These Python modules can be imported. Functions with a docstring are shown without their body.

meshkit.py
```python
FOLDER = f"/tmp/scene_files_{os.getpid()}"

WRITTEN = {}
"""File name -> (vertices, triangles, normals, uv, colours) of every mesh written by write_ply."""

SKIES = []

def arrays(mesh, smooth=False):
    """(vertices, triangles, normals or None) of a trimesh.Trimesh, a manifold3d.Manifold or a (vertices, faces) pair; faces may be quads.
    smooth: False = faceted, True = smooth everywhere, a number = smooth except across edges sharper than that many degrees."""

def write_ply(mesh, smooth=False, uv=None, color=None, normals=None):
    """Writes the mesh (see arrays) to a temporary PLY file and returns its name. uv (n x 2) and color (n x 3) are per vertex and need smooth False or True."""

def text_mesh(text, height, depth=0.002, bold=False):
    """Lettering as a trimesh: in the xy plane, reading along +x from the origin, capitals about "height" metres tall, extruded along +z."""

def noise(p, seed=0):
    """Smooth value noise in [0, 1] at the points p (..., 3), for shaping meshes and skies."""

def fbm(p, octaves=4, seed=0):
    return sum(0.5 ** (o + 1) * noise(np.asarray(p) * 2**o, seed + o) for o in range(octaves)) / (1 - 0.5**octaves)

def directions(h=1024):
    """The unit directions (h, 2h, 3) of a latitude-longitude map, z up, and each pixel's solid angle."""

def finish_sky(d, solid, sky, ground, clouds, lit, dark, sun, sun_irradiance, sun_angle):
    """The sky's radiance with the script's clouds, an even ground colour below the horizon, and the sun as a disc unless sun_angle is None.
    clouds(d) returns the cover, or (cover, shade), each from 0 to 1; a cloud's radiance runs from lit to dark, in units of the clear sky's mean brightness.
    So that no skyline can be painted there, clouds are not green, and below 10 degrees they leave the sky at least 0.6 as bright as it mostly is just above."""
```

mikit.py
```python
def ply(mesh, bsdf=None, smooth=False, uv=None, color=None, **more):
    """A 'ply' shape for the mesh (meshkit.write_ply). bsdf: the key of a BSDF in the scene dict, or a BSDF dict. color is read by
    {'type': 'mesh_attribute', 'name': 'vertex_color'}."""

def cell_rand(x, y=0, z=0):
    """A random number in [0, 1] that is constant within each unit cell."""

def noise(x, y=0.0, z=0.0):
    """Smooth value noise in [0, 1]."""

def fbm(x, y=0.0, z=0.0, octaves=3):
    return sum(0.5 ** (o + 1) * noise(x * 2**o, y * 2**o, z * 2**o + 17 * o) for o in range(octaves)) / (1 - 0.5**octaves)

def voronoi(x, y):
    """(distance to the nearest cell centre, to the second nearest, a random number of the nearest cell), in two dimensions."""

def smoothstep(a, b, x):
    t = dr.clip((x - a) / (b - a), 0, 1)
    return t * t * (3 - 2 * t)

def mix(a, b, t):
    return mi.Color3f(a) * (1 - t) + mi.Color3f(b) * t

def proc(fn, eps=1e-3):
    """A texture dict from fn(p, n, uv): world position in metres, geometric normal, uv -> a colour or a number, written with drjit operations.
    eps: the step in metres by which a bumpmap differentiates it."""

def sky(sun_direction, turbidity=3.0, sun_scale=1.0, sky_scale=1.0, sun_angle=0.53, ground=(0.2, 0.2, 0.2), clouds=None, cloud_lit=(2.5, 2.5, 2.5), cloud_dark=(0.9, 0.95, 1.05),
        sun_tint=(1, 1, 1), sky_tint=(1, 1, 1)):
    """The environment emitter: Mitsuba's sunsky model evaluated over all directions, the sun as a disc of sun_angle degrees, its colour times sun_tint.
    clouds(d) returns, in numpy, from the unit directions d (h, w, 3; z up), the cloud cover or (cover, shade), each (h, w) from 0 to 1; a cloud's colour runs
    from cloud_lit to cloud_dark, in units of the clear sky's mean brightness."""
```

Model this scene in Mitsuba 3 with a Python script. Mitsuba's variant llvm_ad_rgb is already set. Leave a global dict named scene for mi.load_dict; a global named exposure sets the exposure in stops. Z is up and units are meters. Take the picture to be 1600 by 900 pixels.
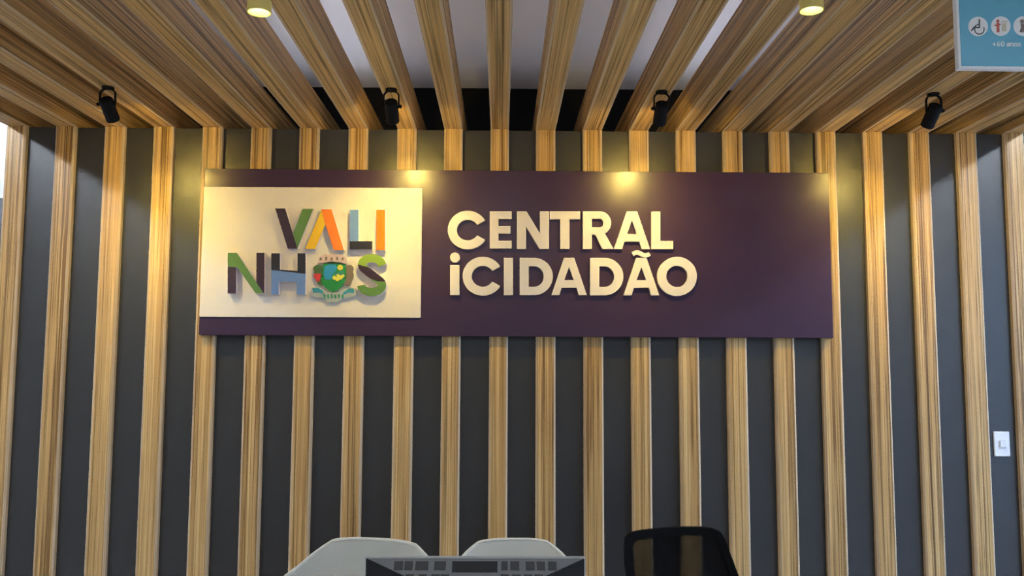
import math
import numpy as np
import trimesh
import mitsuba as mi
import mikit
from mikit import noise, fbm, cell_rand, smoothstep, mix
from shapely.geometry import Polygon, Point, LineString, box as sbox
from shapely.ops import unary_union
from shapely import affinity

scene, labels = {}, {}
T = mi.ScalarTransform4f

# ------------------------------------------------------------------ camera
F_PX, CAM_Z = 1361.85, 1.5
PITCH, YAW, ROLL = 0.0906930, 0.0118905, 0.0042234
cp, sp, cy, sy = math.cos(PITCH), math.sin(PITCH), math.cos(YAW), math.sin(YAW)
FWD = np.array([sy * cp, cy * cp, sp])
_r = np.array([cy, -sy, 0.0])
_u = np.cross(_r, FWD)
RIGHT = math.cos(ROLL) * _r + math.sin(ROLL) * _u
UP = -math.sin(ROLL) * _r + math.cos(ROLL) * _u
EYE = np.array([0, 0, CAM_Z])
scene['camera'] = {'type': 'perspective', 'fov_axis': 'x', 'fov': math.degrees(2 * math.atan(800 / F_PX)), 'near_clip': 0.05, 'far_clip': 100,
                   'to_world': T().look_at(origin=EYE.tolist(), target=(EYE + FWD).tolist(), up=UP.tolist())}
exposure = 1.32

# ------------------------------------------------------------------ light (the sky; the lamps' own light is in their builders)
scene['sky'] = mikit.sky([0.3, 0.75, 0.6], turbidity=4.0, sun_scale=0.0, sky_scale=11.0, sky_tint=(0.85, 1.0, 1.25))
LAMP_WARM = np.array([1.0, 0.77, 0.20])
SPOT_POWER = 430.0         # radiance of a wall spot's lens
SPOT_BEAM = 0.80           # intensity of its focused beam
LENS_WARM = np.array([1.0, 0.68, 0.15])
DOWN_POWER = 110.0          # radiance of a canopy downlight
STRIP_COOL = np.array([0.86, 0.95, 1.08]) * 27.0
FILL_GLOW = np.array([0.92, 0.97, 1.15]) * 0.43    # added glow on the beam tops, brightens the white ceiling
PANEL_COOL = np.array([0.93, 0.98, 1.05]) * 6.5


def ray(px, py):
    return FWD + RIGHT * (px - 800) / F_PX + UP * (450 - py) / F_PX


def at_y(px, py, Y):
    """The point seen at a pixel of the photograph on the upright plane y = Y."""
    d = ray(px, py)
    return EYE + d * (Y / d[1])


def at_z(px, py, Z):
    d = ray(px, py)
    return EYE + d * ((Z - CAM_Z) / d[2])


# ------------------------------------------------------------------ materials
def plastic(key, rgb, rough=0.35, spec=0.5, **kw):
    scene[key] = {'type': 'twosided', 'bsdf': {'type': 'principled', 'base_color': {'type': 'rgb', 'value': list(map(float, rgb))} if not isinstance(rgb, dict) else rgb,
                                               'roughness': rough, 'specular': spec, **kw}}
    return key


def wood(a, b, l, tone):
    s1 = noise(a * 70 + 3.1, l * 0.7, b * 70)
    s2 = noise(a * 190, l * 1.6 + 5, b * 190)
    s3 = noise(a * 480, l * 5.0, b * 480)
    t = 0.36 * s1 + 0.40 * s2 + 0.24 * s3 + 0.10 * (tone - 0.5)
    c = mix((0.20, 0.103, 0.032), (0.53, 0.325, 0.120), smoothstep(0.25, 0.52, t))
    c = mix(c, (0.73, 0.51, 0.23), smoothstep(0.52, 0.76, t))
    dark = smoothstep(0.64, 0.82, noise(a * 230 + 40, l * 0.9 + 11, b * 230))
    light = smoothstep(0.66, 0.86, noise(a * 250 + 80, l * 1.1 + 31, b * 250))
    return mix(c * (1 - 0.46 * dark), (0.80, 0.62, 0.34), 0.45 * light)


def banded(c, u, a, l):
    """Paler colour down both long edges of a slat or beam."""
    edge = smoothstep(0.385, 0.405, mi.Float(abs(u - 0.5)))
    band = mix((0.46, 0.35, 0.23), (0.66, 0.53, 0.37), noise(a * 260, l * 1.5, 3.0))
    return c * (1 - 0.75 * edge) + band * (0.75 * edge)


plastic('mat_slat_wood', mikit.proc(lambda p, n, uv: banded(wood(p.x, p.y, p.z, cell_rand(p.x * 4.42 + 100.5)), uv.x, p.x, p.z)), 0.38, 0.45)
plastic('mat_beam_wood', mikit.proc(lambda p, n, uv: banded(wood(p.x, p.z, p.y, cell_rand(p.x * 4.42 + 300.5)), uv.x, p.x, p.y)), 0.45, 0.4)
plastic('mat_grey_panel', (0.031, 0.032, 0.034), 0.38, 0.6)
plastic('mat_black_paint', (0.008, 0.008, 0.008), 0.8, 0.2)
plastic('mat_white_paint', (0.78, 0.78, 0.77), 0.8, 0.2)
plastic('mat_ceiling_white', (0.74, 0.74, 0.76), 0.8, 0.2)
plastic('mat_floor', (0.38, 0.365, 0.345), 0.35, 0.5)
plastic('mat_door', (0.11, 0.11, 0.12), 0.5)
plastic('mat_purple_board', (0.048, 0.025, 0.062), 0.28, 0.45)
plastic('mat_cream', (0.80, 0.74, 0.68), 0.4)
plastic('mat_logo_white', (0.76, 0.71, 0.64), 0.4)
plastic('mat_letter_body', (0.62, 0.58, 0.68), 0.4)
for k, c in {'dark_purple': (0.040, 0.020, 0.040), 'leaf_green': (0.115, 0.25, 0.065), 'yellow': (0.80, 0.50, 0.02), 'orange': (0.85, 0.22, 0.025), 'bright_orange': (0.88, 0.21, 0.005),
             'steel_blue': (0.16, 0.29, 0.62), 'navy': (0.022, 0.022, 0.036), 'lime_green': (0.24, 0.38, 0.05), 'crest_blue': (0.03, 0.30, 0.58), 'crest_green': (0.02, 0.26, 0.06),
             'crest_yellow': (0.75, 0.70, 0.10), 'crest_red': (0.60, 0.05, 0.05), 'crest_brown': (0.20, 0.16, 0.12), 'crest_dark': (0.02, 0.05, 0.03), 'crest_pink': (0.60, 0.46, 0.46),
             'crest_foliage': (0.07, 0.15, 0.05), 'crest_ribbon': (0.05, 0.30, 0.42), 'crest_grey': (0.38, 0.44, 0.44), 'crest_teal': (0.05, 0.28, 0.20)}.items():
    plastic('mat_' + k, c, 0.4)
plastic('mat_black_metal', (0.004, 0.004, 0.005), 0.6, 0.2)
plastic('mat_shell', (0.50, 0.50, 0.44), 0.38, 0.5)
plastic('mat_shell_rim_lit', (0.64, 0.64, 0.57), 0.3, 0.5)  # shell colour lightened: light caught by the lip is put into it
plastic('mat_leg_wood', (0.40, 0.26, 0.13), 0.45)
plastic('mat_black_plastic', (0.004, 0.004, 0.004), 0.75, 0.12)
plastic('mat_black_fabric', (0.004, 0.004, 0.004), 0.9, 0.1)
plastic('mat_monitor_back', (0.012, 0.012, 0.013), 0.5, 0.3)
plastic('mat_monitor_bezel', (0.34, 0.35, 0.34), 0.3, 0.5)
plastic('mat_monitor_slot', (0.040, 0.040, 0.041), 0.6)
plastic('mat_monitor_recess', (0.010, 0.010, 0.011), 0.6)
plastic('mat_monitor_lit_top', (0.15, 0.155, 0.155), 0.4)  # top facet of the black back, lightened as if lit from above
plastic('mat_screen', (0.01, 0.01, 0.012), 0.1, 0.5)
plastic('mat_desk', (0.60, 0.58, 0.55), 0.45)
plastic('mat_switch', (0.85, 0.86, 0.86), 0.3)
plastic('mat_switch_grey', (0.60, 0.61, 0.61), 0.35)  # greyer white for the frame around the rocker
plastic('mat_teal', (0.12, 0.45, 0.62), 0.35)
plastic('mat_sign_white', (0.85, 0.87, 0.88), 0.4)
plastic('mat_icon_dark', (0.06, 0.08, 0.09), 0.5)
plastic('mat_icon_red', (0.55, 0.12, 0.09), 0.5)
plastic('mat_icon_cream', (0.66, 0.62, 0.48), 0.5)
plastic('mat_icon_brown', (0.22, 0.17, 0.15), 0.5)
plastic('mat_lamp_trim', (0.90, 0.74, 0.22), 0.4, 0.5)
plastic('mat_lamp_body', (0.32, 0.25, 0.09), 0.4, 0.5)
plastic('mat_aluminium', (0.55, 0.55, 0.56), 0.35, 0.5, metallic=0.8)


# ------------------------------------------------------------------ helpers
def numbered(base):
    if base not in scene and not any(k.startswith(base + '__') for k in scene):
        return base
    i = 1
    while f'{base}_{i:03d}' in scene or any(k.startswith(f'{base}_{i:03d}__') for k in scene):
        i += 1
    return f'{base}_{i:03d}'


def put(key, mesh, mat, smooth=False, **more):
    """One entry of the scene; a taken key gets the next number."""
    key = numbered(key)
    scene[key] = mikit.ply(mesh, mat, smooth, **more)
    return key


def tag(key, label=None, cat=None, group=None, kind=None):
    d = labels.setdefault(key, {})
    for k, v in (('label', label), ('category', cat), ('group', group), ('kind', kind)):
        if v:
            d[k] = v
    return key


def cat_(ms):
    return trimesh.util.concatenate(ms)


def bx(x0, x1, y0, y1, z0, z1):
    m = trimesh.creation.box((x1 - x0, y1 - y0, z1 - z0))
    m.apply_translation(((x0 + x1) / 2, (y0 + y1) / 2, (z0 + z1) / 2))
    return m


def bevel_box(x0, x1, y0, y1, z0, z1, b=0.003):
    """A box with all edges chamfered (convex hull of the inset corners)."""
    pts = []
    for x, sx in ((x0, 1), (x1, -1)):
        for y, s_ in ((y0, 1), (y1, -1)):
            for z, sz in ((z0, 1), (z1, -1)):
                pts += [(x + sx * b, y + s_ * b, z), (x + sx * b, y, z + sz * b), (x, y + s_ * b, z + sz * b)]
    return trimesh.convex.convex_hull(np.array(pts))


def place(m, pos=(0, 0, 0), rz=0.0):
    m = m.copy()
    if rz:
        m.apply_transform(trimesh.transformations.rotation_matrix(rz, (0, 0, 1)))
    m.apply_translation(pos)
    return m


def tube(points, r, sides=12, closed=False):
    """A round tube along a polyline; r a number or one per point."""
    P = np.asarray(points, float)
    n = len(P)
    r = np.broadcast_to(r, n)
    if closed:
        t = np.roll(P, -1, 0) - np.roll(P, 1, 0)
    else:
        t = np.gradient(P, axis=0)
    t /= np.linalg.norm(t, axis=1, keepdims=True)
    ref = np.array([0, 0, 1.0]) if abs(t[0][2]) < 0.9 else np.array([1.0, 0, 0])
    u = np.cross(t[0], ref)
    u /= np.linalg.norm(u)
    V = []
    ang = np.arange(sides) * 2 * np.pi / sides
    for i in range(n):
        u = u - t[i] * (u @ t[i])
        u /= np.linalg.norm(u)
        w = np.cross(t[i], u)
        V.append(P[i] + r[i] * (np.cos(ang)[:, None] * u + np.sin(ang)[:, None] * w))
    V = np.vstack(V)
    Fc = []
    for i in range(n if closed else n - 1):
        j = (i + 1) % n
        for k in range(sides):
            a, b, c, d = i * sides + k, i * sides + (k + 1) % sides, j * sides + (k + 1) % sides, j * sides + k
            Fc += [(a, b, c), (a, c, d)]
    if not closed:
        V = np.vstack([V, P[0], P[-1]])
        for k in range(sides):
            Fc += [(len(V) - 2, (k + 1) % sides, k), (len(V) - 1, (n - 1) * sides + k, (n - 1) * sides + (k + 1) % sides)]
    m = trimesh.Trimesh(V, Fc, process=False)
    trimesh.repair.fix_normals(m)
    return m


def lathe(profile, axis_from, axis_dir, sides=32):
    """Revolves (radius, height) pairs about an axis."""
    m = trimesh.creation.revolve(np.array(profile, float), sections=sides)
    trimesh.repair.fix_normals(m)
    d = np.asarray(axis_dir, float)
    m.apply_transform(trimesh.geometry.align_vectors((0, 0, 1), d / np.linalg.norm(d)))
    m.apply_translation(axis_from)
    return m


def prism(shape, y_back, depth):
    """A shape drawn in the (x, z) plane, extruded from y_back towards the camera's side of the room."""
    ms = []
    for g in getattr(shape, 'geoms', [shape]):
        if g.geom_type == 'Polygon' and g.area > 1e-9:
            ms.append(trimesh.creation.extrude_polygon(g, depth, engine='earcut'))
    m = cat_(ms)
    v = m.vertices.copy()
    m.vertices = np.column_stack([v[:, 0], y_back - v[:, 2], v[:, 1]])
    return m


def on_plane(shape, Y):
    """A shape measured in the photograph's pixels, as a shape in metres on the upright plane y = Y."""
    def conv(ring):
        return [tuple(at_y(x, y, Y)[[0, 2]]) for x, y in ring.coords]
    return unary_union([Polygon(conv(g.exterior), [conv(i) for i in g.interiors]).buffer(0) for g in getattr(shape, 'geoms', [shape]) if g.geom_type == 'Polygon'])


# ------------------------------------------------------------------ the setting
D = F_PX * 0.003                       # distance to the fronts of the wall slats, 4.086 m
SLAT_D = 0.028
PANEL_Y = D + SLAT_D                   # the grey panel behind the slats
BACK_Y = D + 0.56                      # the wall proper behind the panel
BEAM_Z = CAM_Z + 0.277744 * D          # underside of the ceiling beams
BEAM_H = 0.143
CEIL_Z = at_y(800, 138.5, BACK_Y)[2]
# left edges of the slats and beams in metres, measured on the wall; widths about 93 mm
SLAT_X = [-2.358, -2.126, -1.894, -1.662, -1.430, -1.199, -0.969, -0.736, -0.503, -0.279, -0.057, 0.161, 0.385, 0.608, 0.834, 1.059, 1.284, 1.509, 1.735, 1.961, 2.188, 2.420]
SLAT_W = [0.093, 0.093, 0.095, 0.095, 0.094, 0.094, 0.093, 0.093, 0.092, 0.088, 0.088, 0.093, 0.093, 0.093, 0.094, 0.094, 0.094, 0.093, 0.093, 0.094, 0.096, 0.094]
XL, XR = SLAT_X[0], SLAT_X[-1] + SLAT_W[-1]
ROOM_L, ROOM_R, ROOM_F = -5.2, 3.9, -4.6

tag(put('floor', bx(ROOM_L, ROOM_R, ROOM_F, BACK_Y, -0.1, 0), 'mat_floor'), kind='structure', label='pale floor of the reception hall')
tag(put('ceiling', bx(ROOM_L, ROOM_R, ROOM_F, BACK_Y, CEIL_Z, CEIL_Z + 0.1), 'mat_ceiling_white'), kind='structure', label='white ceiling above the wooden beams')
tag(put('wall_back', bx(XL + 0.02, XR, PANEL_Y, PANEL_Y + 0.06, 0, BEAM_Z), 'mat_grey_panel'), kind='structure', label='dark grey wall panel faced with upright wooden slats')
tag(put('wall_upper', bx(XL + 0.02, ROOM_R, BACK_Y, BACK_Y + 0.1, 0, CEIL_Z), 'mat_black_paint'), kind='structure', label='black wall above the slatted panel')
tag(put('wall_far_left', bx(ROOM_L, XL + 0.02, BACK_Y, BACK_Y + 0.1, 0, CEIL_Z), 'mat_white_paint'), kind='structure', label='white wall left of the slatted panel')
tag(put('wall_left', bx(ROOM_L - 0.1, ROOM_L, ROOM_F, BACK_Y, 0, CEIL_Z), 'mat_white_paint'), kind='structure')
WIN = (0.9, 4.3, 0.5, 2.7)             # unseen right window, added for blue light: y from, y to, sill, head
tag(put('wall_right', cat_([bx(ROOM_R, ROOM_R + 0.1, ROOM_F, WIN[0], 0, CEIL_Z), bx(ROOM_R, ROOM_R + 0.1, WIN[1], BACK_Y, 0, CEIL_Z), bx(ROOM_R, ROOM_R + 0.1, WIN[0], WIN[1], 0, WIN[2]),
                            bx(ROOM_R, ROOM_R + 0.1, WIN[0], WIN[1], WIN[3], CEIL_Z)]), 'mat_white_paint'), kind='structure')
tag(put('added_window_1', cat_([bx(ROOM_R + 0.02, ROOM_R + 0.07, y - 0.025, y + 0.025, WIN[2], WIN[3]) for y in np.linspace(WIN[0] + 0.025, WIN[1] - 0.025, 4)]), 'mat_aluminium'), kind='structure')  # mullions of the added window
tag(put('wall_front', bx(ROOM_L, ROOM_R, ROOM_F - 0.1, ROOM_F, 0, CEIL_Z), 'mat_white_paint'), kind='structure')
door_top = at_y(4, 311, BACK_Y)[2]
tag(put('door_1', bx(-3.3, XL - 0.01, BACK_Y - 0.03, BACK_Y, 0, door_top), 'mat_door'), kind='structure', label='dark grey door at the left end of the slatted panel')


def profile_bar(w, d, b):
    """Cross-section of a slat: w wide, d deep, the two front edges rounded off by b."""
    return [(0, 0), (0, -d + b * 0.7), (b, -d), (w - b, -d), (w, -d + b * 0.7), (w, 0)]


for x, w in zip(SLAT_X, SLAT_W):
    m = trimesh.creation.extrude_polygon(Polygon(profile_bar(w, SLAT_D, 0.009)), BEAM_Z - 0.001, engine='earcut')
    m.apply_translation((x, PANEL_Y, 0))
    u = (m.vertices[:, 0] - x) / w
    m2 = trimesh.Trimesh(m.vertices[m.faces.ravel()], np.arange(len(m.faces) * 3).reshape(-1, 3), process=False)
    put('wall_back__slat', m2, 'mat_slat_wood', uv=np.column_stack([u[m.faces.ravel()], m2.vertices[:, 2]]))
BEAM_FRONT = 1.7
for x, w in zip(SLAT_X, SLAT_W):
    c = 0.003
    sec = Polygon([(x, BEAM_Z + c), (x + c, BEAM_Z), (x + w - c, BEAM_Z), (x + w, BEAM_Z + c), (x + w, BEAM_Z + BEAM_H), (x, BEAM_Z + BEAM_H)])
    m = prism(sec, BACK_Y, BACK_Y - BEAM_FRONT)
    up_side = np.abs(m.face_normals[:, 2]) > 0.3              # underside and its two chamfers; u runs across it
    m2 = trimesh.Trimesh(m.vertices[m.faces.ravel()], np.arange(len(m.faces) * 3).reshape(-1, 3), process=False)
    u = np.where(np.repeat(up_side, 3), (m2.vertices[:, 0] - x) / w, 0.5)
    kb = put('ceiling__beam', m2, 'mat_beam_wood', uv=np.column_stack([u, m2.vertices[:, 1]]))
    if abs(x + w / 2 - 0.1) > 1.1:
        continue
    side = abs(x + w / 2 - 0.1) > 0.6           # outer runs of this added glow are set brighter
    put(kb + '__ceiling_fill', (np.array([(x + w / 2 - 0.01, BEAM_FRONT + 0.1, BEAM_Z + BEAM_H + 0.001), (x + w / 2 + 0.01, BEAM_FRONT + 0.1, BEAM_Z + BEAM_H + 0.001),
                                        (x + w / 2 + 0.01, BACK_Y - 0.3, BEAM_Z + BEAM_H + 0.001), (x + w / 2 - 0.01, BACK_Y - 0.3, BEAM_Z + BEAM_H + 0.001)]), np.array([(0, 1, 2), (0, 2, 3)])),
        'mat_sign_white', emitter={'type': 'area', 'radiance': {'type': 'rgb', 'value': (FILL_GLOW * (6.5 if side else 1.0)).tolist()}})
for x, w in zip(SLAT_X, SLAT_W):
    put('ceiling__hanger_rod', tube([(x + w / 2, BEAM_FRONT + 0.2, BEAM_Z + BEAM_H - 0.01), (x + w / 2, BEAM_FRONT + 0.2, CEIL_Z)], 0.004, 6), 'mat_aluminium')

# ------------------------------------------------------------------ the big sign
BOARD_T = 0.030
BY = D - BOARD_T                       # front of the board
tl, tr, br, bl = [at_y(*p, BY) for p in ((319, 263.5), (1295.5, 270), (1301, 528), (311.5, 523.5))]
sx0, sx1, sz1, sz0 = (tl[0] + bl[0]) / 2, (tr[0] + br[0]) / 2, (tl[2] + tr[2]) / 2, (bl[2] + br[2]) / 2
S = 'wall_sign'
tag(S, 'long purple sign board with raised cream lettering, mounted on the slatted wall', 'sign')
put(S + '__board', bevel_box(sx0, sx1, BY, D - 0.0005, sz0, sz1, 0.0015), 'mat_purple_board')
LP_T = 0.008
LY = BY - LP_T
tl, tr, br, bl = [at_y(*p, LY) for p in ((317.5, 290.5), (659.5, 295), (657.5, 497), (312, 494.5))]
put(S + '__logo_panel', bevel_box(sx0 + 0.002, (tr[0] + br[0]) / 2, LY, BY, (bl[2] + br[2]) / 2, (tl[2] + tr[2]) / 2, 0.001), 'mat_logo_white')
tag(S + '__logo_panel', 'white panel carrying the multicoloured logo')


def P(*pts):
    return Polygon(pts)


def ring_letter(x0, x1, y0, y1, t, cut=None):
    cx, cy_, rx, ry = (x0 + x1) / 2, (y0 + y1) / 2, (x1 - x0) / 2, (y1 - y0) / 2
    e = affinity.scale(Point(cx, cy_).buffer(1, 48), rx, ry).difference(affinity.scale(Point(cx, cy_).buffer(1, 48), rx - t, ry - t * 0.98))
    return e.difference(cut) if cut is not None else e


def rect(x0, x1, y0, y1):
    return sbox(x0, y0, x1, y1)


def let_C(x0, x1, y0, y1, t):
    w, h, cx, cy_ = x1 - x0, y1 - y0, x0 + (y1 - y0) / 2 * 1.02, (y0 + y1) / 2
    full = ring_letter(x0, x0 + h * 1.04, y0, y1, t)
    wedge = P((cx, cy_), (cx + 60, cy_ - 33), (cx + 60, cy_ + 33))
    return full.difference(wedge).intersection(sbox(x0, y0, x1 + 1, y1))


def let_N(x0, x1, y0, y1, t):
    d = t * 1.05
    return unary_union([rect(x0, x0 + t, y0, y1), rect(x1 - t, x1, y0, y1), P((x0, y0), (x0 + d, y0), (x1, y1), (x1 - d, y1))])


def let_A(x0, x1, y0, y1, t):
    m, k = (x0 + x1) / 2, t * 0.56
    outer = P((m - k, y0), (m + k, y0), (x1, y1), (x0, y1))
    h = y1 - y0
    inner = P((m, y0 + h * 0.24), (m + 7.6, y0 + h * 0.60), (m - 7.6, y0 + h * 0.60))
    foot_w = 9.2
    foot = P((m - foot_w - 2.6, y0 + h * 0.80), (m + foot_w + 2.6, y0 + h * 0.80), (m + foot_w + 6, y1 + 0.1), (m - foot_w - 6, y1 + 0.1))
    return outer.difference(inner).difference(foot)


def let_D(x0, x1, y0, y1, t):
    h = y1 - y0
    r = h / 2
    outer = unary_union([rect(x0, x1 - r, y0, y1), affinity.scale(Point(x1 - r, (y0 + y1) / 2).buffer(1, 48), r, r)]).intersection(sbox(x0, y0, x1, y1))
    inner = unary_union([rect(x0 + t, x1 - r, y0 + t * 0.92, y1 - t * 0.92), affinity.scale(Point(x1 - r, (y0 + y1) / 2).buffer(1, 48), r - t, r - t * 0.92).intersection(sbox(x0 + t, y0, x1, y1))])
    return outer.difference(inner)


def let_R(x0, x1, y0, y1, t):
    h = y1 - y0
    mid = y0 + h * 0.62
    r = (mid - y0) / 2
    bx1 = x1 - 3.5
    bowl = unary_union([rect(x0, bx1 - r, y0, mid), Point(bx1 - r, y0 + r).buffer(r, 32)])
    hole = unary_union([rect(x0 + t, bx1 - r, y0 + t * 0.8, mid - t * 0.8), affinity.scale(Point(bx1 - r, y0 + r).buffer(1, 32), r - t * 0.85, r - t * 0.8)])
    leg = P((x0 + t + 3, mid - 6), (x0 + t + 18, mid - 6), (x1, y1), (x1 - t * 1.22, y1))
    return unary_union([bowl.difference(hole), rect(x0, x0 + t, y0, y1), leg.difference(hole)])


t = 14.2
words = [
    let_C(699.5, 757.5, 329.2, 389.4, t),
    unary_union([rect(765.2, 779, 330, 388), rect(765.2, 799.5, 330, 342), rect(765.2, 797.5, 353, 364.5), rect(765.2, 799.5, 376, 388)]),
    let_N(807.8, 858, 330, 388.5, t),
    unary_union([rect(859, 906.5, 330, 342.3), rect(875.5, 890, 330, 388.5)]),
    let_R(910.8, 958.5, 330, 388.8, t),
    let_A(959.3, 1015.8, 330, 389, t),
    unary_union([rect(1018, 1032, 330.5, 389), rect(1018, 1052, 376.5, 389)]),
    unary_union([rect(703.2, 717.8, 414, 461), Point(710.8, 402.2).buffer(7.7, 24)]),
    let_C(722.8, 780, 401.2, 461.8, t),
    rect(787.3, 801.6, 402.8, 461),
    let_D(812, 863.8, 402.8, 461, t),
    let_A(861.6, 917, 402.8, 461, t),
    let_D(922.2, 974, 402.8, 461.2, t),
    None,
    ring_letter(1027, 1089, 401.2, 462.3, t),
]
xs = np.linspace(0, 1, 13)
tilde = LineString([(988.8 + 26.5 * a, 396.6 - 2.6 * math.sin(2 * math.pi * a) - 0.8 * (a - 0.5)) for a in xs]).buffer(3.4, cap_style=2)
words[13] = unary_union([let_A(974.6, 1030, 402.8, 461.2, t), tilde])
for sh in words:
    put(S + '__letter', prism(on_plane(sh, BY - 0.018), BY, 0.018), 'mat_cream')

# the logo's letters: a lavender grey body, coloured faces in front
LT = 0.028
centre = [(597.5, 415)] + [(581 + 15.3 * math.cos(math.radians(a)), 413.5 - 10.2 * math.sin(math.radians(a))) for a in range(15, 231, 12)]
centre += [(580.8 - 16.2 * math.cos(math.radians(a)) , 445.5 - 10.8 * math.sin(math.radians(a))) for a in range(130, 361, 12)]
s_shape = LineString(centre).buffer(6.4, cap_style=2, join_style=1)
band = P((550, 411), (575, 417.5), (612, 435), (612, 440.6), (589, 439.5), (562, 428), (550, 420))
logo = [
    [('dark_purple', P((430.1, 325.8), (445.5, 325.8), (464.9, 388.7), (449.8, 388.7))), ('leaf_green', P((472.8, 326.4), (489.7, 326.4), (464.9, 388.0), (458.0, 365.5)))],
    [('yellow', P((502, 328.5), (508.2, 350.7), (492.8, 388.9), (477, 388.9))), ('orange', P((502.3, 327.2), (518.2, 327.2), (537.2, 391), (521.7, 391), (508.3, 350.4)))],
    [('steel_blue', rect(546.6, 560, 327.9, 377)), ('navy', rect(546.4, 581.5, 377, 389.7))],
    [('bright_orange', rect(588.2, 601.5, 327.9, 390.8))],
    [('leaf_green', P((356, 395), (370.2, 395), (411.8, 458.3), (399.5, 458.3), (371.2, 418), (356, 416.7))), ('dark_purple', rect(355.8, 368.8, 417.2, 458.3)),
     ('dark_purple', P((400.8, 395), (413.1, 395), (412.9, 457.5), (411.6, 457.7), (400.6, 441)))],
    [('navy', P((424, 396), (437.3, 396), (437.3, 421.3), (465, 423.5), (465, 396), (477.5, 396), (477.5, 428), (424, 421.5))),
     ('steel_blue', P((424, 421.7), (477.5, 428.2), (477, 460.2), (463.7, 460.2), (463.7, 440.4), (435.4, 440.4), (435.4, 460.2), (424, 460.2)))],
    [('lime_green', s_shape.difference(band).intersection(sbox(540, 380, 620, 425))), ('dark_purple', s_shape.intersection(band)), ('leaf_green', s_shape.difference(band).intersection(sbox(540, 425, 620, 480)))],
]
for faces in logo:
    k = numbered(S + '__logo_letter')
    body = unary_union([f.buffer(0.15) for _, f in faces])
    scene[k] = mikit.ply(prism(on_plane(body, LY - LT), LY, LT), 'mat_letter_body')
    for col, f in faces:
        put(k + '__face', prism(on_plane(f, LY - LT), LY - LT, 0.0015), 'mat_' + col)

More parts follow.
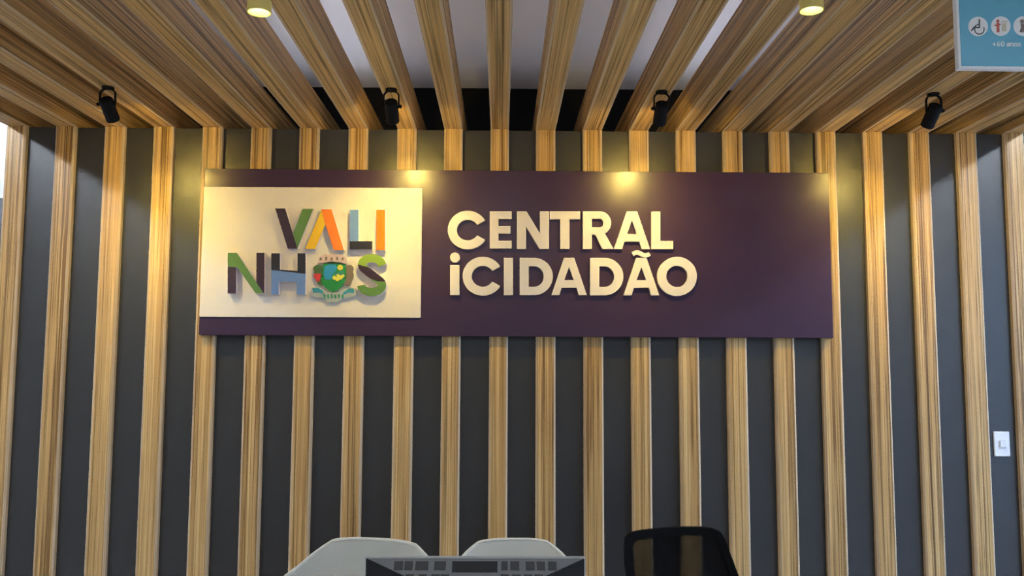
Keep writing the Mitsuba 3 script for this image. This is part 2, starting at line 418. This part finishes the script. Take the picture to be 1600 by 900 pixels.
# the coat of arms that stands for the letter O
k = S + '__coat_of_arms'
tag(k, 'small coloured coat of arms standing for the O')
ell = lambda x, y, rx, ry: affinity.scale(Point(x, y).buffer(1, 32), rx, ry)
crown = unary_union([P((496, 412), (499, 402), (504, 399), (508, 396.5), (513, 398), (520, 396), (527, 398), (532, 396.5), (537, 399.5), (541, 403), (542, 413), (520, 408))] )
shield = P((505, 412), (512, 409.8), (521, 409), (531, 409.8), (540, 413), (541, 428), (539, 440), (534, 448), (526, 454), (520, 456.5), (513, 453.5), (506, 447), (502, 438), (504, 425))
left_bush = unary_union([ell(497, 420, 7.5, 6), ell(497, 427, 6.5, 9), ell(501, 440, 6, 6)])
right_bush = unary_union([ell(546, 420, 6.5, 6), ell(546.5, 430, 6, 10), ell(543, 441, 6, 6)])
ribbon = unary_union([P((487, 449.5), (498, 448), (507, 453), (513, 457), (528, 457), (535, 452.5), (545, 448.5), (555, 451), (557, 462), (546, 465), (534, 466), (527, 473), (520, 471.5), (512, 473.5), (508, 466), (495, 464.5), (486, 463))])
scene[k] = mikit.ply(prism(on_plane(unary_union([crown, shield, left_bush, right_bush, ribbon]), LY - 0.012), LY, 0.012), 'mat_crest_grey')
CY = LY - 0.012
pieces = [
    ('crown', 'crest_pink', crown, 0.0015), ('ribbon', 'crest_grey', ribbon, 0.001), ('foliage', 'crest_foliage', left_bush, 0.0015), ('foliage', 'crest_brown', right_bush, 0.0015),
    ('shield', 'crest_green', shield, 0.003),
]
for i in range(5):
    pieces.append(('tower_window', 'crest_brown', rect(499.5 + i * 8.6, 502.5 + i * 8.6, 402.5 - (1.2 if i % 2 else 0), 406.5), 0.0022))
for name, col, sh, dp in pieces:
    put(k + '__' + name, prism(on_plane(sh, CY - dp), CY, dp), 'mat_' + col)
for name, col, sh in [('sky_field', 'crest_blue', P((507, 417), (514, 413), (524, 413), (527, 418), (524, 424), (520, 428), (518, 437), (508, 436.5), (505.5, 428))),
                      ('hill_field', 'crest_teal', P((528, 425), (536, 421), (538.5, 428), (537, 436), (520, 434), (522, 427))),
                      ('shield_top', 'crest_dark', P((505, 412), (512, 409.8), (521, 409), (531, 409.8), (540, 413), (538, 414), (530, 412), (512, 412))),
                      ('sun', 'crest_yellow', ell(531.5, 418, 4.6, 4.2))]:
    put(k + '__' + name, prism(on_plane(sh, CY - 0.0045), CY - 0.003, 0.0015), 'mat_' + col)
for x, y, r in ((522.5, 434, 3.2), (527, 436, 3.3), (532, 433.5, 3.3), (536, 431, 2.4), (528, 430.5, 2.4)):
    put(k + '__fruit', prism(on_plane(Point(x, y).buffer(r, 12), CY - 0.0062), CY - 0.004, 0.0022), 'mat_crest_yellow')
for x, y, r in ((493.5, 431, 3.8), (498, 430.5, 3.6), (496.5, 436, 3.8)):
    put(k + '__flower', prism(on_plane(Point(x, y).buffer(r, 12), CY - 0.0035), CY - 0.0012, 0.0023), 'mat_crest_red')
for sh in (P((488, 450.5), (497, 449.5), (505, 455), (505, 459), (497, 457), (489, 457)), P((536, 457), (545, 450.5), (553, 451.5), (553, 458), (545, 457), (537, 460.5))):
    put(k + '__ribbon_tail', prism(on_plane(sh, CY - 0.0022), CY - 0.001, 0.0012), 'mat_crest_ribbon')
for i in range(6):
    put(k + '__ribbon_fold', prism(on_plane(P((505 + i * 5.6, 460 + (i % 2) * 2), (508 + i * 5.6, 459), (509 + i * 5.6, 465), (506.5 + i * 5.6, 467)), CY - 0.002), CY - 0.001, 0.001), 'mat_crest_teal')


# ------------------------------------------------------------------ lamps
def disc(c, n, r, segs=24):
    """A flat disc facing along n."""
    n = np.asarray(n, float) / np.linalg.norm(n)
    u = np.cross(n, (0.3, 0.5, 0.8))
    u /= np.linalg.norm(u)
    w = np.cross(n, u)
    a = np.arange(segs) * 2 * np.pi / segs
    V = np.vstack([c, np.asarray(c) + r * (np.cos(a)[:, None] * u + np.sin(a)[:, None] * w)])
    return trimesh.Trimesh(V, [(0, 1 + i, 1 + (i + 1) % segs) for i in range(segs)], process=False)


def wall_spot(beam, label, dx, fwd, knob):
    """A black spot on a U bracket under a beam, tilted by dx sideways and fwd towards the wall per unit of fall."""
    x = SLAT_X[beam] + SLAT_W[beam] / 2
    y = at_z(783, 141, BEAM_Z)[1]
    key = numbered('wall_spotlight')
    tag(key, label, 'spotlight', 'black spotlights under the ceiling beams')
    top, hw, drop = BEAM_Z, 0.031, 0.076
    put(key + '__mount', lathe([(0, 0), (0.024, 0), (0.024, -0.006), (0, -0.006)], (x, y, top), (0, 0, 1), 24), 'mat_black_metal', 30)
    arc = [(x - hw, y, top - drop), (x - hw, y, top - 0.030)] + [(x + hw * math.cos(math.radians(a)) , y, top - 0.030 + 0.024 * math.sin(math.radians(a))) for a in range(170, 9, -16)] + [(x + hw, y, top - 0.030), (x + hw, y, top - drop)]
    br_ = tube(arc, 0.0034, 8)
    v = br_.vertices
    v[:, 1] = y + (v[:, 1] - y) * 2.4
    put(key + '__bracket', br_, 'mat_black_metal', 30)
    a = np.array([dx, fwd, -1.0])
    a /= np.linalg.norm(a)
    piv = np.array([x, y, top - drop + 0.004])
    R_, L0, L1 = 0.0275, -0.026, 0.072
    put(key + '__body', lathe([(0, L0), (R_ - 0.006, L0), (R_, L0 + 0.006), (R_, L1 - 0.002), (R_ - 0.001, L1), (R_ - 0.003, L1), (R_ - 0.003, L1 - 0.007), (0, L1 - 0.007)], piv, a, 32), 'mat_black_metal', 40)
    kx = piv + np.array([knob * (hw - 0.002), 0, 0])
    put(key + '__knob', lathe([(0, 0), (0.007, 0), (0.007, 0.012), (0.005, 0.014), (0, 0.014)], kx, (knob, 0, 0), 16), 'mat_black_metal', 30)
    other = piv + np.array([-knob * (hw - 0.004), 0, 0])
    put(key + '__pivot', lathe([(0, 0), (0.005, 0), (0.005, 0.006), (0, 0.006)], other, (-knob, 0, 0), 12), 'mat_black_metal', 30)
    put(key + '__lens', disc(piv + a * (L1 - 0.005), a, 0.019), 'mat_sign_white', emitter={'type': 'area', 'radiance': {'type': 'rgb', 'value': (LENS_WARM * SPOT_POWER).tolist()}})
    src, dst = piv + a * (L1 + 0.002), piv + a * (L1 + 1.0)
    scene[key + '__beam'] = {'type': 'spot', 'to_world': T().look_at(origin=src.tolist(), target=dst.tolist(), up=[0, 0, 1]), 'cutoff_angle': 40.0, 'beam_width': 6.0,
                             'intensity': {'type': 'rgb', 'value': (LAMP_WARM * SPOT_BEAM).tolist()}}


wall_spot(3, 'black spotlight under the beam far left of the sign, tilted right', 0.08, 1.0, -1)
wall_spot(8, 'black spotlight above the right edge of the white logo panel', 0.02, 1.15, 1)
wall_spot(13, 'black spotlight above the last letters of CENTRAL', -0.02, 1.15, -1)
wall_spot(18, 'black spotlight under the beam right of the sign, tilted left', -0.12, 1.0, 1)


def downlight(px, py, beam, label):
    x = SLAT_X[beam] + SLAT_W[beam] / 2
    d = ray(px, py)
    rim = EYE + d * (x / d[0])
    Y, zr = rim[1], rim[2]
    key = numbered('ceiling_downlight')
    tag(key, label, 'ceiling lamp', 'round downlights under the ceiling beams')
    R_ = 0.034
    put(key + '__housing', lathe([(0, BEAM_Z), (R_ - 0.002, BEAM_Z), (R_ - 0.002, zr + 0.034), (0, zr + 0.034)], (x, Y, 0), (0, 0, 1), 40), 'mat_lamp_body', 40)
    put(key + '__reflector', lathe([(0.016, zr + 0.034), (R_ - 0.001, zr + 0.034), (R_, zr + 0.001), (R_ - 0.001, zr), (R_ - 0.003, zr), (0.016, zr + 0.031), (0.016, zr + 0.034)], (x, Y, 0), (0, 0, 1), 40), 'mat_lamp_trim', 40)
    put(key + '__lens', disc((x, Y, zr + 0.0315), (0, 0, -1), 0.0165), 'mat_sign_white', emitter={'type': 'area', 'radiance': {'type': 'rgb', 'value': (LAMP_WARM * DOWN_POWER).tolist()}})


downlight(405, 20, 7, 'round lit downlight at the top left of the ceiling beams')
downlight(1268, 17, 14, 'round lit downlight at the top right of the ceiling beams')


def strip_light(x, y0, y1, rad, key, label, w=0.09, drop=0.0):
    """An unseen flat ceiling light, flush or hung on two rods."""
    key = numbered(key)
    tag(key, label, 'ceiling lamp')
    z = CEIL_Z - drop
    if drop:
        for yy in (y0 + 0.2, y1 - 0.2):
            put(key + '__rod', tube([(x, yy, z - 0.001), (x, yy, CEIL_Z)], 0.003, 6), 'mat_aluminium')
    put(key + '__housing', bx(x - w / 2 - 0.01, x + w / 2 + 0.01, y0 - 0.01, y1 + 0.01, z - 0.03, z), 'mat_sign_white')
    V = np.array([(x - w / 2, y0, z - 0.031), (x + w / 2, y0, z - 0.031), (x + w / 2, y1, z - 0.031), (x - w / 2, y1, z - 0.031)])
    put(key + '__diffuser', (V, np.array([(0, 2, 1), (0, 3, 2)])), 'mat_sign_white', emitter={'type': 'area', 'radiance': {'type': 'rgb', 'value': rad.tolist()}})


strip_light(XL - 0.41, 1.4, 4.5, STRIP_COOL, 'unseen_linear_light', 'unseen white linear light guessed left of the wooden canopy', drop=0.1)  # unseen lamps, guessed from the slanting shadow edges on the wall
strip_light(XR + 0.41, 1.4, 4.5, STRIP_COOL, 'unseen_linear_light', 'unseen white linear light guessed right of the wooden canopy', drop=0.1)
for x, which in ((-2.4, 'left'), (0.0, 'middle'), (2.4, 'right')):
    strip_light(x, -0.6, 0.0, PANEL_COOL, 'added_panel_light', f'unseen square panel light added to brighten the hall, {which} one of three', w=0.6)  # unseen panels, added behind the camera to brighten wall and hanging sign

# ------------------------------------------------------------------ hanging teal sign
HY = 2.2
hl, hb = at_y(1496, 60, HY)[0], at_y(1500, 107.5, HY)[2]
hx1, hz1 = hl + 0.80, hb + 0.30
H = 'hanging_sign'
tag(H, 'teal hanging sign with white edge and round priority icons, top right corner', 'sign')
put(H + '__frame', bevel_box(hl, hx1, HY, HY + 0.018, hb, hz1, 0.001), 'mat_sign_white')
e_ = 0.0075
put(H + '__face', bx(hl + e_, hx1 - e_, HY - 0.0015, HY, hb + e_, hz1 - e_), 'mat_teal')
FY = HY - 0.0015
for x in (SLAT_X[16] + 0.047, SLAT_X[18] + 0.047):
    put(H + '__cable', tube([(x, HY + 0.009, hz1 - 0.001), (x, HY + 0.009, BEAM_Z)], 0.0016, 8), 'mat_aluminium', 30)
ring_c = [(1528, 41.5), (1563.5, 41.0), (1598.5, 41.0)]
for i, (cx, cy_) in enumerate(ring_c):
    kk = put(H + '__icon_disc', prism(on_plane(Point(cx, cy_).buffer(15.2, 32), FY), FY, 0.001), 'mat_sign_white')
    if i == 0:
        wheel = Point(cx + 2.2, cy_ + 4.5).buffer(8.2, 24).difference(Point(cx + 2.2, cy_ + 4.5).buffer(6.6, 24)).difference(sbox(cx - 3, cy_ - 6, cx + 12, cy_ + 1.2))
        seat = unary_union([LineString([(cx + 2.2, cy_ - 10.5), (cx + 2.2, cy_ + 1.5), (cx - 6.5, cy_ + 1.5), (cx - 9.8, cy_ + 6)]).buffer(1.1), LineString([(cx + 2.2, cy_ - 4), (cx - 4.5, cy_ - 1)]).buffer(0.8)])
        put(kk + '__wheelchair_symbol', prism(on_plane(unary_union([wheel, seat]), FY - 0.001), FY - 0.001, 0.0005), 'mat_icon_dark')
    elif i == 1:
        fig = unary_union([Point(cx - 4.5, cy_ - 8).buffer(2.4), LineString([(cx - 4.5, cy_ - 5), (cx - 4, cy_ + 9.5)]).buffer(2.2, cap_style=2), LineString([(cx - 9, cy_ - 1), (cx - 1, cy_ - 3)]).buffer(1.1)])
        put(kk + '__person_symbol', prism(on_plane(fig, FY - 0.001), FY - 0.001, 0.0005), 'mat_icon_red')
        put(kk + '__label_symbol', prism(on_plane(unary_union([rect(cx + 0.5, cx + 10.5, cy_ - 8, cy_ - 6), rect(cx + 1.5, cx + 9, cy_ - 4.5, cy_ + 8)]), FY - 0.001), FY - 0.001, 0.0004), 'mat_icon_cream')
    else:
        fig = unary_union([Point(cx - 1.5, cy_ - 7.5).buffer(3.2), LineString([(cx - 2, cy_ - 4), (cx - 0.5, cy_ + 2), (cx - 3.5, cy_ + 9.5)]).buffer(2.4, cap_style=2), LineString([(cx - 0.5, cy_ + 2), (cx + 2.5, cy_ + 9.5)]).buffer(1.6), ell(cx + 2.8, cy_ - 0.5, 3, 2.6)])
        put(kk + '__person_symbol', prism(on_plane(fig, FY - 0.001), FY - 0.001, 0.0005), 'mat_icon_brown')
import meshkit
tm = meshkit.text_mesh('+60 anos', 0.0128, 0.001, bold=True)
p0 = at_y(1550, 72.3, FY)
v = tm.vertices.copy()
wtxt = v[:, 0].max()
tm.vertices = np.column_stack([p0[0] + v[:, 0] * ((at_y(1595, 72, FY)[0] - p0[0]) / wtxt), FY - v[:, 2], p0[2] + v[:, 1]])
put(H + '__lettering', tm, 'mat_sign_white')

# ------------------------------------------------------------------ light switch
a, b = at_y(1551, 674, PANEL_Y), at_y(1577.5, 713, PANEL_Y)
K = 'light_switch'
tag(K, 'white light switch plate on the grey wall between the two rightmost slats', 'light switch')
put(K + '__plate', bevel_box(a[0], b[0], PANEL_Y - 0.009, PANEL_Y, b[2], a[2], 0.003), 'mat_switch')
cx, cz = (a[0] + b[0]) / 2, (a[2] + b[2]) / 2
put(K + '__surround', bevel_box(cx - 0.018, cx + 0.018, PANEL_Y - 0.0105, PANEL_Y - 0.0085, cz - 0.022, cz + 0.016, 0.0008), 'mat_switch_grey')
rk = bevel_box(cx - 0.012, cx + 0.016, PANEL_Y - 0.016, PANEL_Y - 0.010, cz - 0.014, cz + 0.014, 0.0015)
v = rk.vertices
v[:, 1] -= (v[:, 2] - cz) * 0.12
put(K + '__rocker', rk, 'mat_switch')


# ------------------------------------------------------------------ shell chairs
def catmull(keys, n):
    keys = np.asarray(keys, float)
    tt = keys[:, 0]
    from scipy.interpolate import PchipInterpolator
    s = np.linspace(tt[0], tt[-1], n)
    return np.column_stack([PchipInterpolator(tt, keys[:, j])(s) for j in range(1, keys.shape[1])])


def solidify(V, nu, nv, th):
    """Gives a grid surface (nv rows of nu) a thickness with a closed rim."""
    idx = np.arange(nu * nv).reshape(nv, nu)
    q = np.stack([idx[:-1, :-1], idx[:-1, 1:], idx[1:, 1:], idx[1:, :-1]], -1).reshape(-1, 4)
    Fa = np.vstack([q[:, [0, 1, 2]], q[:, [0, 2, 3]]])
    m = trimesh.Trimesh(V, Fa, process=False)
    N = m.vertex_normals
    n = len(V)
    VV = np.vstack([V + N * th / 2, V - N * th / 2])
    loop = np.concatenate([idx[0, :], idx[1:, -1], idx[-1, -2::-1], idx[-2:0:-1, 0]])
    nx = np.roll(loop, -1)
    rim = np.vstack([np.stack([loop, nx + n, nx], 1), np.stack([loop, loop + n, nx + n], 1)])
    out = trimesh.Trimesh(VV, np.vstack([Fa, Fa[:, ::-1] + n, rim]), process=False)
    trimesh.repair.fix_normals(out)
    return out


def shell_mesh():
    nv, half = 56, 18
    rows = catmull([  # v, spine y, spine z, rim half-width, rim y, rim z
        (0.00, -0.235, 0.425, 0.200, -0.225, 0.435), (0.06, -0.215, 0.440, 0.235, -0.205, 0.475), (0.25, -0.08, 0.430, 0.295, -0.10, 0.615), (0.50, 0.10, 0.430, 0.325, 0.02, 0.655),
        (0.70, 0.195, 0.52, 0.318, 0.12, 0.672), (0.84, 0.235, 0.66, 0.250, 0.20, 0.730), (0.94, 0.256, 0.775, 0.192, 0.243, 0.785), (1.00, 0.270, 0.833, 0.140, 0.263, 0.818)], nv)
    from scipy.ndimage import gaussian_filter1d
    rows = gaussian_filter1d(rows, 1.6, axis=0, mode='nearest')
    V = []
    for sy_, sz_, hw, ry, rz in rows:
        for j in range(-half, half + 1):
            u = j / half
            au = abs(u)
            V.append((hw * math.copysign(au ** 0.92, u), sy_ + (ry - sy_) * au ** 2.0, sz_ + (rz - sz_) * au ** 3.0))
    V = np.array(V)
    g = np.arange(len(V)).reshape(nv, 2 * half + 1)
    loop = np.concatenate([g[0, :], g[1:, -1], g[-1, -2::-1], g[-2:0:-1, 0]])
    return solidify(V, 2 * half + 1, nv, 0.008), tube(V[loop], 0.0075, 8, closed=True)


SHELL, SHELL_RIM = shell_mesh()


def shell_chair(px, py, Y, rz, label):
    key = numbered('shell_chair')
    c = at_y(px, py, Y)
    k_ = c[2] / 0.836                         # the shell's top edge ends at this height
    off = np.array([0, 0.268 * k_])
    ro = np.array([off[0] * math.cos(rz) - off[1] * math.sin(rz), off[0] * math.sin(rz) + off[1] * math.cos(rz)])
    pos = (c[0] - ro[0], Y - ro[1], 0)
    tag(key, label, 'chair', 'pale shell chairs by the slatted wall')

    def pl(m):
        m = m.copy()
        m.apply_scale(k_)
        return place(m, pos, rz)
    put(key + '__shell', pl(SHELL), 'mat_shell', 40)
    put(key + '__rim', pl(SHELL_RIM), 'mat_shell_rim_lit', 40)
    for sx, s_ in ((-1, -1), (1, -1), (-1, 1), (1, 1)):
        put(key + '__leg', pl(tube([(sx * 0.13, s_ * 0.11 + 0.02, 0.418), (sx * 0.25, s_ * 0.23 + 0.02, 0.0)], [0.015, 0.010], 12)), 'mat_leg_wood', 40)
    put(key + '__under_frame', pl(cat_([tube([(-0.14, -0.09, 0.412), (0.14, 0.13, 0.412)], 0.009, 8), tube([(0.14, -0.09, 0.412), (-0.14, 0.13, 0.412)], 0.009, 8)])), 'mat_black_metal', 40)


shell_chair(586, 837, 3.25, math.radians(-14), 'pale grey shell chair behind the left end of the monitor')
shell_chair(801, 838, 3.74, math.radians(3), 'pale grey shell chair behind the right half of the monitor')


# ------------------------------------------------------------------ black mesh office chair
def office_chair():
    key = 'office_chair'
    tag(key, 'black office chair with see-through mesh back in front of the slats', 'chair')
    Y = 3.3
    outer = [(977, 925), (973.5, 880), (973, 850), (975, 837), (983, 830), (1000, 827.5), (1035, 824.5), (1065, 823), (1095, 823), (1112, 824.5), (1123, 829), (1130, 840), (1141, 872), (1152, 905), (1160, 935)]
    inner = [(1148, 935), (1140, 905), (1129, 872), (1118, 845), (1111, 838), (1095, 836), (1065, 836.5), (1035, 838), (1000, 841), (991, 843), (987.5, 850), (988, 880), (991, 925)]
    pts = lambda px: np.array([at_y(x, y, Y)[[0, 2]] for x, y in px])
    o, i_ = pts(outer), pts(inner)
    x_mid = (o[:, 0].min() + o[:, 0].max()) / 2
    # carry the frame on down behind the table, out of the photograph
    z_low = 0.58
    o = np.vstack([[o[0] + (0.012, 0.0)], o[1:-1], [o[-1]]])
    o = np.vstack([[(o[0][0] + 0.015, z_low + 0.06)], [(o[0][0] + 0.004, z_low + 0.15)], o, [(o[-1][0] + 0.004, z_low + 0.15)], [(o[-1][0] - 0.012, z_low + 0.06)], [(o[-1][0] - 0.05, z_low)], [(o[0][0] + 0.06, z_low)]])
    po = Polygon(o).buffer(0)
    pi = Polygon(np.vstack([i_, [(i_[-1][0] + 0.008, z_low + 0.07)], [(i_[-1][0] + 0.05, z_low + 0.035)], [(i_[0][0] - 0.05, z_low + 0.035)], [(i_[0][0] - 0.008, z_low + 0.07)]])).buffer(0)
    frame_shape = po.difference(pi).buffer(-0.003).buffer(0.003, join_style=1)

    def bend(m):
        """The back curves round the sitter and leans backwards."""
        v = m.vertices
        v[:, 1] += -0.55 * (v[:, 0] - x_mid) ** 2 + 0.10 * (v[:, 2] - 0.9)
        return m
    fr = prism(frame_shape, Y + 0.010, 0.022)
    fr = fr.subdivide_to_size(0.03)
    put(key + '__back_frame', bend(fr), 'mat_black_plastic')
    strands = []
    x0, z0, x1, z1 = pi.bounds
    pitch, wd = 0.0042, 0.0027
    for j in range(int((x1 - x0) / pitch) + 1):
        x = x0 + j * pitch
        seg = LineString([(x, z0 - 1), (x, z1 + 1)]).intersection(pi)
        if not seg.is_empty:
            za, zb = seg.bounds[1] - 0.004, seg.bounds[3] + 0.004
            strands.append(bx(x - wd / 2, x + wd / 2, Y, Y + 0.001, za, zb))
    for j in range(int((z1 - z0) / pitch) + 1):
        z = z0 + j * pitch
        seg = LineString([(x0 - 1, z), (x1 + 1, z)]).intersection(pi)
        if not seg.is_empty:
            xa, xb = seg.bounds[0] - 0.004, seg.bounds[2] + 0.004
            for q in range(6):
                strands.append(bx(xa + (xb - xa) * q / 6, xa + (xb - xa) * (q + 1) / 6, Y + 0.001, Y + 0.002, z - wd / 2, z + wd / 2))
    kk = put(key + '__back_mesh', bend(cat_(strands)), 'mat_black_fabric')
    tag(kk, 'see-through black mesh', kind='stuff')
    xc, yc = x_mid, Y - 0.24
    put(key + '__seat', bevel_box(xc - 0.24, xc + 0.24, yc - 0.24, yc + 0.22, 0.44, 0.51, 0.03), 'mat_black_fabric')
    put(key + '__back_bracket', tube([(xc, yc + 0.05, 0.43), (xc, Y + 0.06, 0.45), (xc, Y + 0.03, 0.58), (xc, Y + 0.01, 0.66)], 0.018, 12), 'mat_black_plastic', 40)
    put(key + '__gas_lift', tube([(xc, yc, 0.10), (xc, yc, 0.28), (xc, yc, 0.281), (xc, yc, 0.44)], [0.028, 0.028, 0.016, 0.016], 20), 'mat_black_metal', 40)
    for q in range(5):
        a_ = math.radians(72 * q + 18)
        d_ = np.array([math.cos(a_), math.sin(a_), 0])
        p1 = np.array([xc, yc, 0.12])
        kk = put(key + '__base_leg', tube([p1, p1 + d_ * 0.30 + (0, 0, -0.045)], [0.022, 0.014], 10), 'mat_black_plastic', 40)
        cc = p1 + d_ * 0.30
        put(kk + '__caster', lathe([(0, -0.022), (0.024, -0.022), (0.028, -0.015), (0.028, 0.015), (0.024, 0.022), (0, 0.022)], (cc[0], cc[1], 0.028), (-d_[1], d_[0], 0), 20), 'mat_black_plastic', 40)
        put(kk + '__caster_stem', tube([(cc[0], cc[1], 0.045), (cc[0], cc[1], 0.085)], 0.006, 8), 'mat_black_metal', 40)


office_chair()

# ------------------------------------------------------------------ desk and monitor
MY = 1.92
mL, mR = at_y(570.5, 872, MY)[0], at_y(914.5, 872, MY)[0]
mT = at_y(742, 870.5, MY)[2]
DESK_Z = mT - 0.40
tag('reception_desk', 'pale reception desk below the monitor', 'desk')
put('reception_desk__top', bevel_box(-1.7, 1.5, 1.55, 2.35, DESK_Z - 0.03, DESK_Z, 0.003), 'mat_desk')
put('reception_desk__front_panel', bx(-1.66, 1.46, 1.60, 1.63, 0, DESK_Z - 0.03), 'mat_desk')
put('reception_desk__side_panel', bx(-1.69, -1.66, 1.60, 2.33, 0, DESK_Z - 0.03), 'mat_desk')
put('reception_desk__side_panel', bx(1.46, 1.49, 1.60, 2.33, 0, DESK_Z - 0.03), 'mat_desk')
M = 'computer_monitor'
tag(M, 'dark computer monitor seen from behind, vent slots along its sloping top', 'monitor')
mB = mT - 0.32
BEZ = 0.014
put(M + '__bezel', bevel_box(mL, mR, MY, MY + BEZ, mB, mT, 0.002), 'mat_monitor_bezel')
put(M + '__screen', bx(mL + 0.012, mR - 0.012, MY + BEZ, MY + BEZ + 0.001, mB + 0.015, mT - 0.012), 'mat_screen')
# the back is a frustum that narrows towards the camera
inx, inz, dep = 0.160, 0.060, 0.055
base = np.array([(mL + .002, MY, mT - .003), (mR - .002, MY, mT - .003), (mR - .002, MY, mB + .003), (mL + .002, MY, mB + .003)])
tip = np.array([(mL + inx, MY - dep, mT - inz), (mR - inx, MY - dep, mT - inz), (mR - inx, MY - dep, mB + inz), (mL + inx, MY - dep, mB + inz)])
put(M + '__rear_cover', trimesh.convex.convex_hull(np.vstack([base, tip])), 'mat_monitor_back')


def facet(u, w):
    """A point of the sloping top facet: u across in metres, w from 0 (top edge) to 1."""
    c0 = (base[0] + base[1]) / 2
    c1 = (tip[0] + tip[1]) / 2
    p = c0 + (c1 - c0) * w
    return p + np.array([u, 0, 0])


nrm = np.cross(np.array([1.0, 0, 0]), facet(0, 1) - facet(0, 0))
nrm /= np.linalg.norm(nrm)
if nrm[2] < 0:
    nrm = -nrm
mc = (mL + mR) / 2
PXM = (mR - mL) / 344.0


def slab(x0, x1, w0, w1, h0, h1):
    q = [facet(x, w) + nrm * h for x in (x0, x1) for w in (w0, w1) for h in (h0, h1)]
    return trimesh.convex.convex_hull(np.array(q))


ub = lambda px: (px - 742.5) * PXM
edge = lambda w, sgn: (mc + sgn * ((mR - mL) / 2 - 0.002 - inx * w)) - mc
q = [facet(edge(w, sg) - sg * 0.001, w) + nrm * h for w in (0.01, 0.97) for sg in (-1, 1) for h in (-0.002, 0.0015)]
vk = put(M + '__lit_top', trimesh.convex.convex_hull(np.array(q)), 'mat_monitor_lit_top')
tag(vk, 'sloping top, mid grey painted in for light from above, with rows of vent slots')
for x0, x1 in ((617, 631), (633, 646), (650, 670), (679, 697), (783, 793), (797, 811), (821, 835), (838, 851), (856, 869)):
    put(vk + '__vent_slot', slab(ub(x0), ub(x1), 0.10, 0.37, 0.0015, 0.0021), 'mat_monitor_slot')
for x0 in (636, 656, 676, 690, 782, 800, 818, 834):
    put(vk + '__vent_slot', slab(ub(x0), ub(x0 + 13), 0.49, 0.70, 0.0015, 0.0021), 'mat_monitor_slot')
put(vk + '__handle_recess', slab(ub(707), ub(777), 0.10, 0.43, 0.0015, 0.0023), 'mat_monitor_recess')
put(M + '__stand_neck', bevel_box(mc - 0.05, mc + 0.05, MY - 0.085, MY - 0.050, DESK_Z + 0.012, mT - 0.14, 0.006), 'mat_monitor_back')
put(M + '__stand_foot', lathe([(0, 0), (0.12, 0), (0.12, 0.008), (0.10, 0.014), (0, 0.014)], (mc, MY - 0.03, DESK_Z), (0, 0, 1), 40), 'mat_monitor_back', 30)
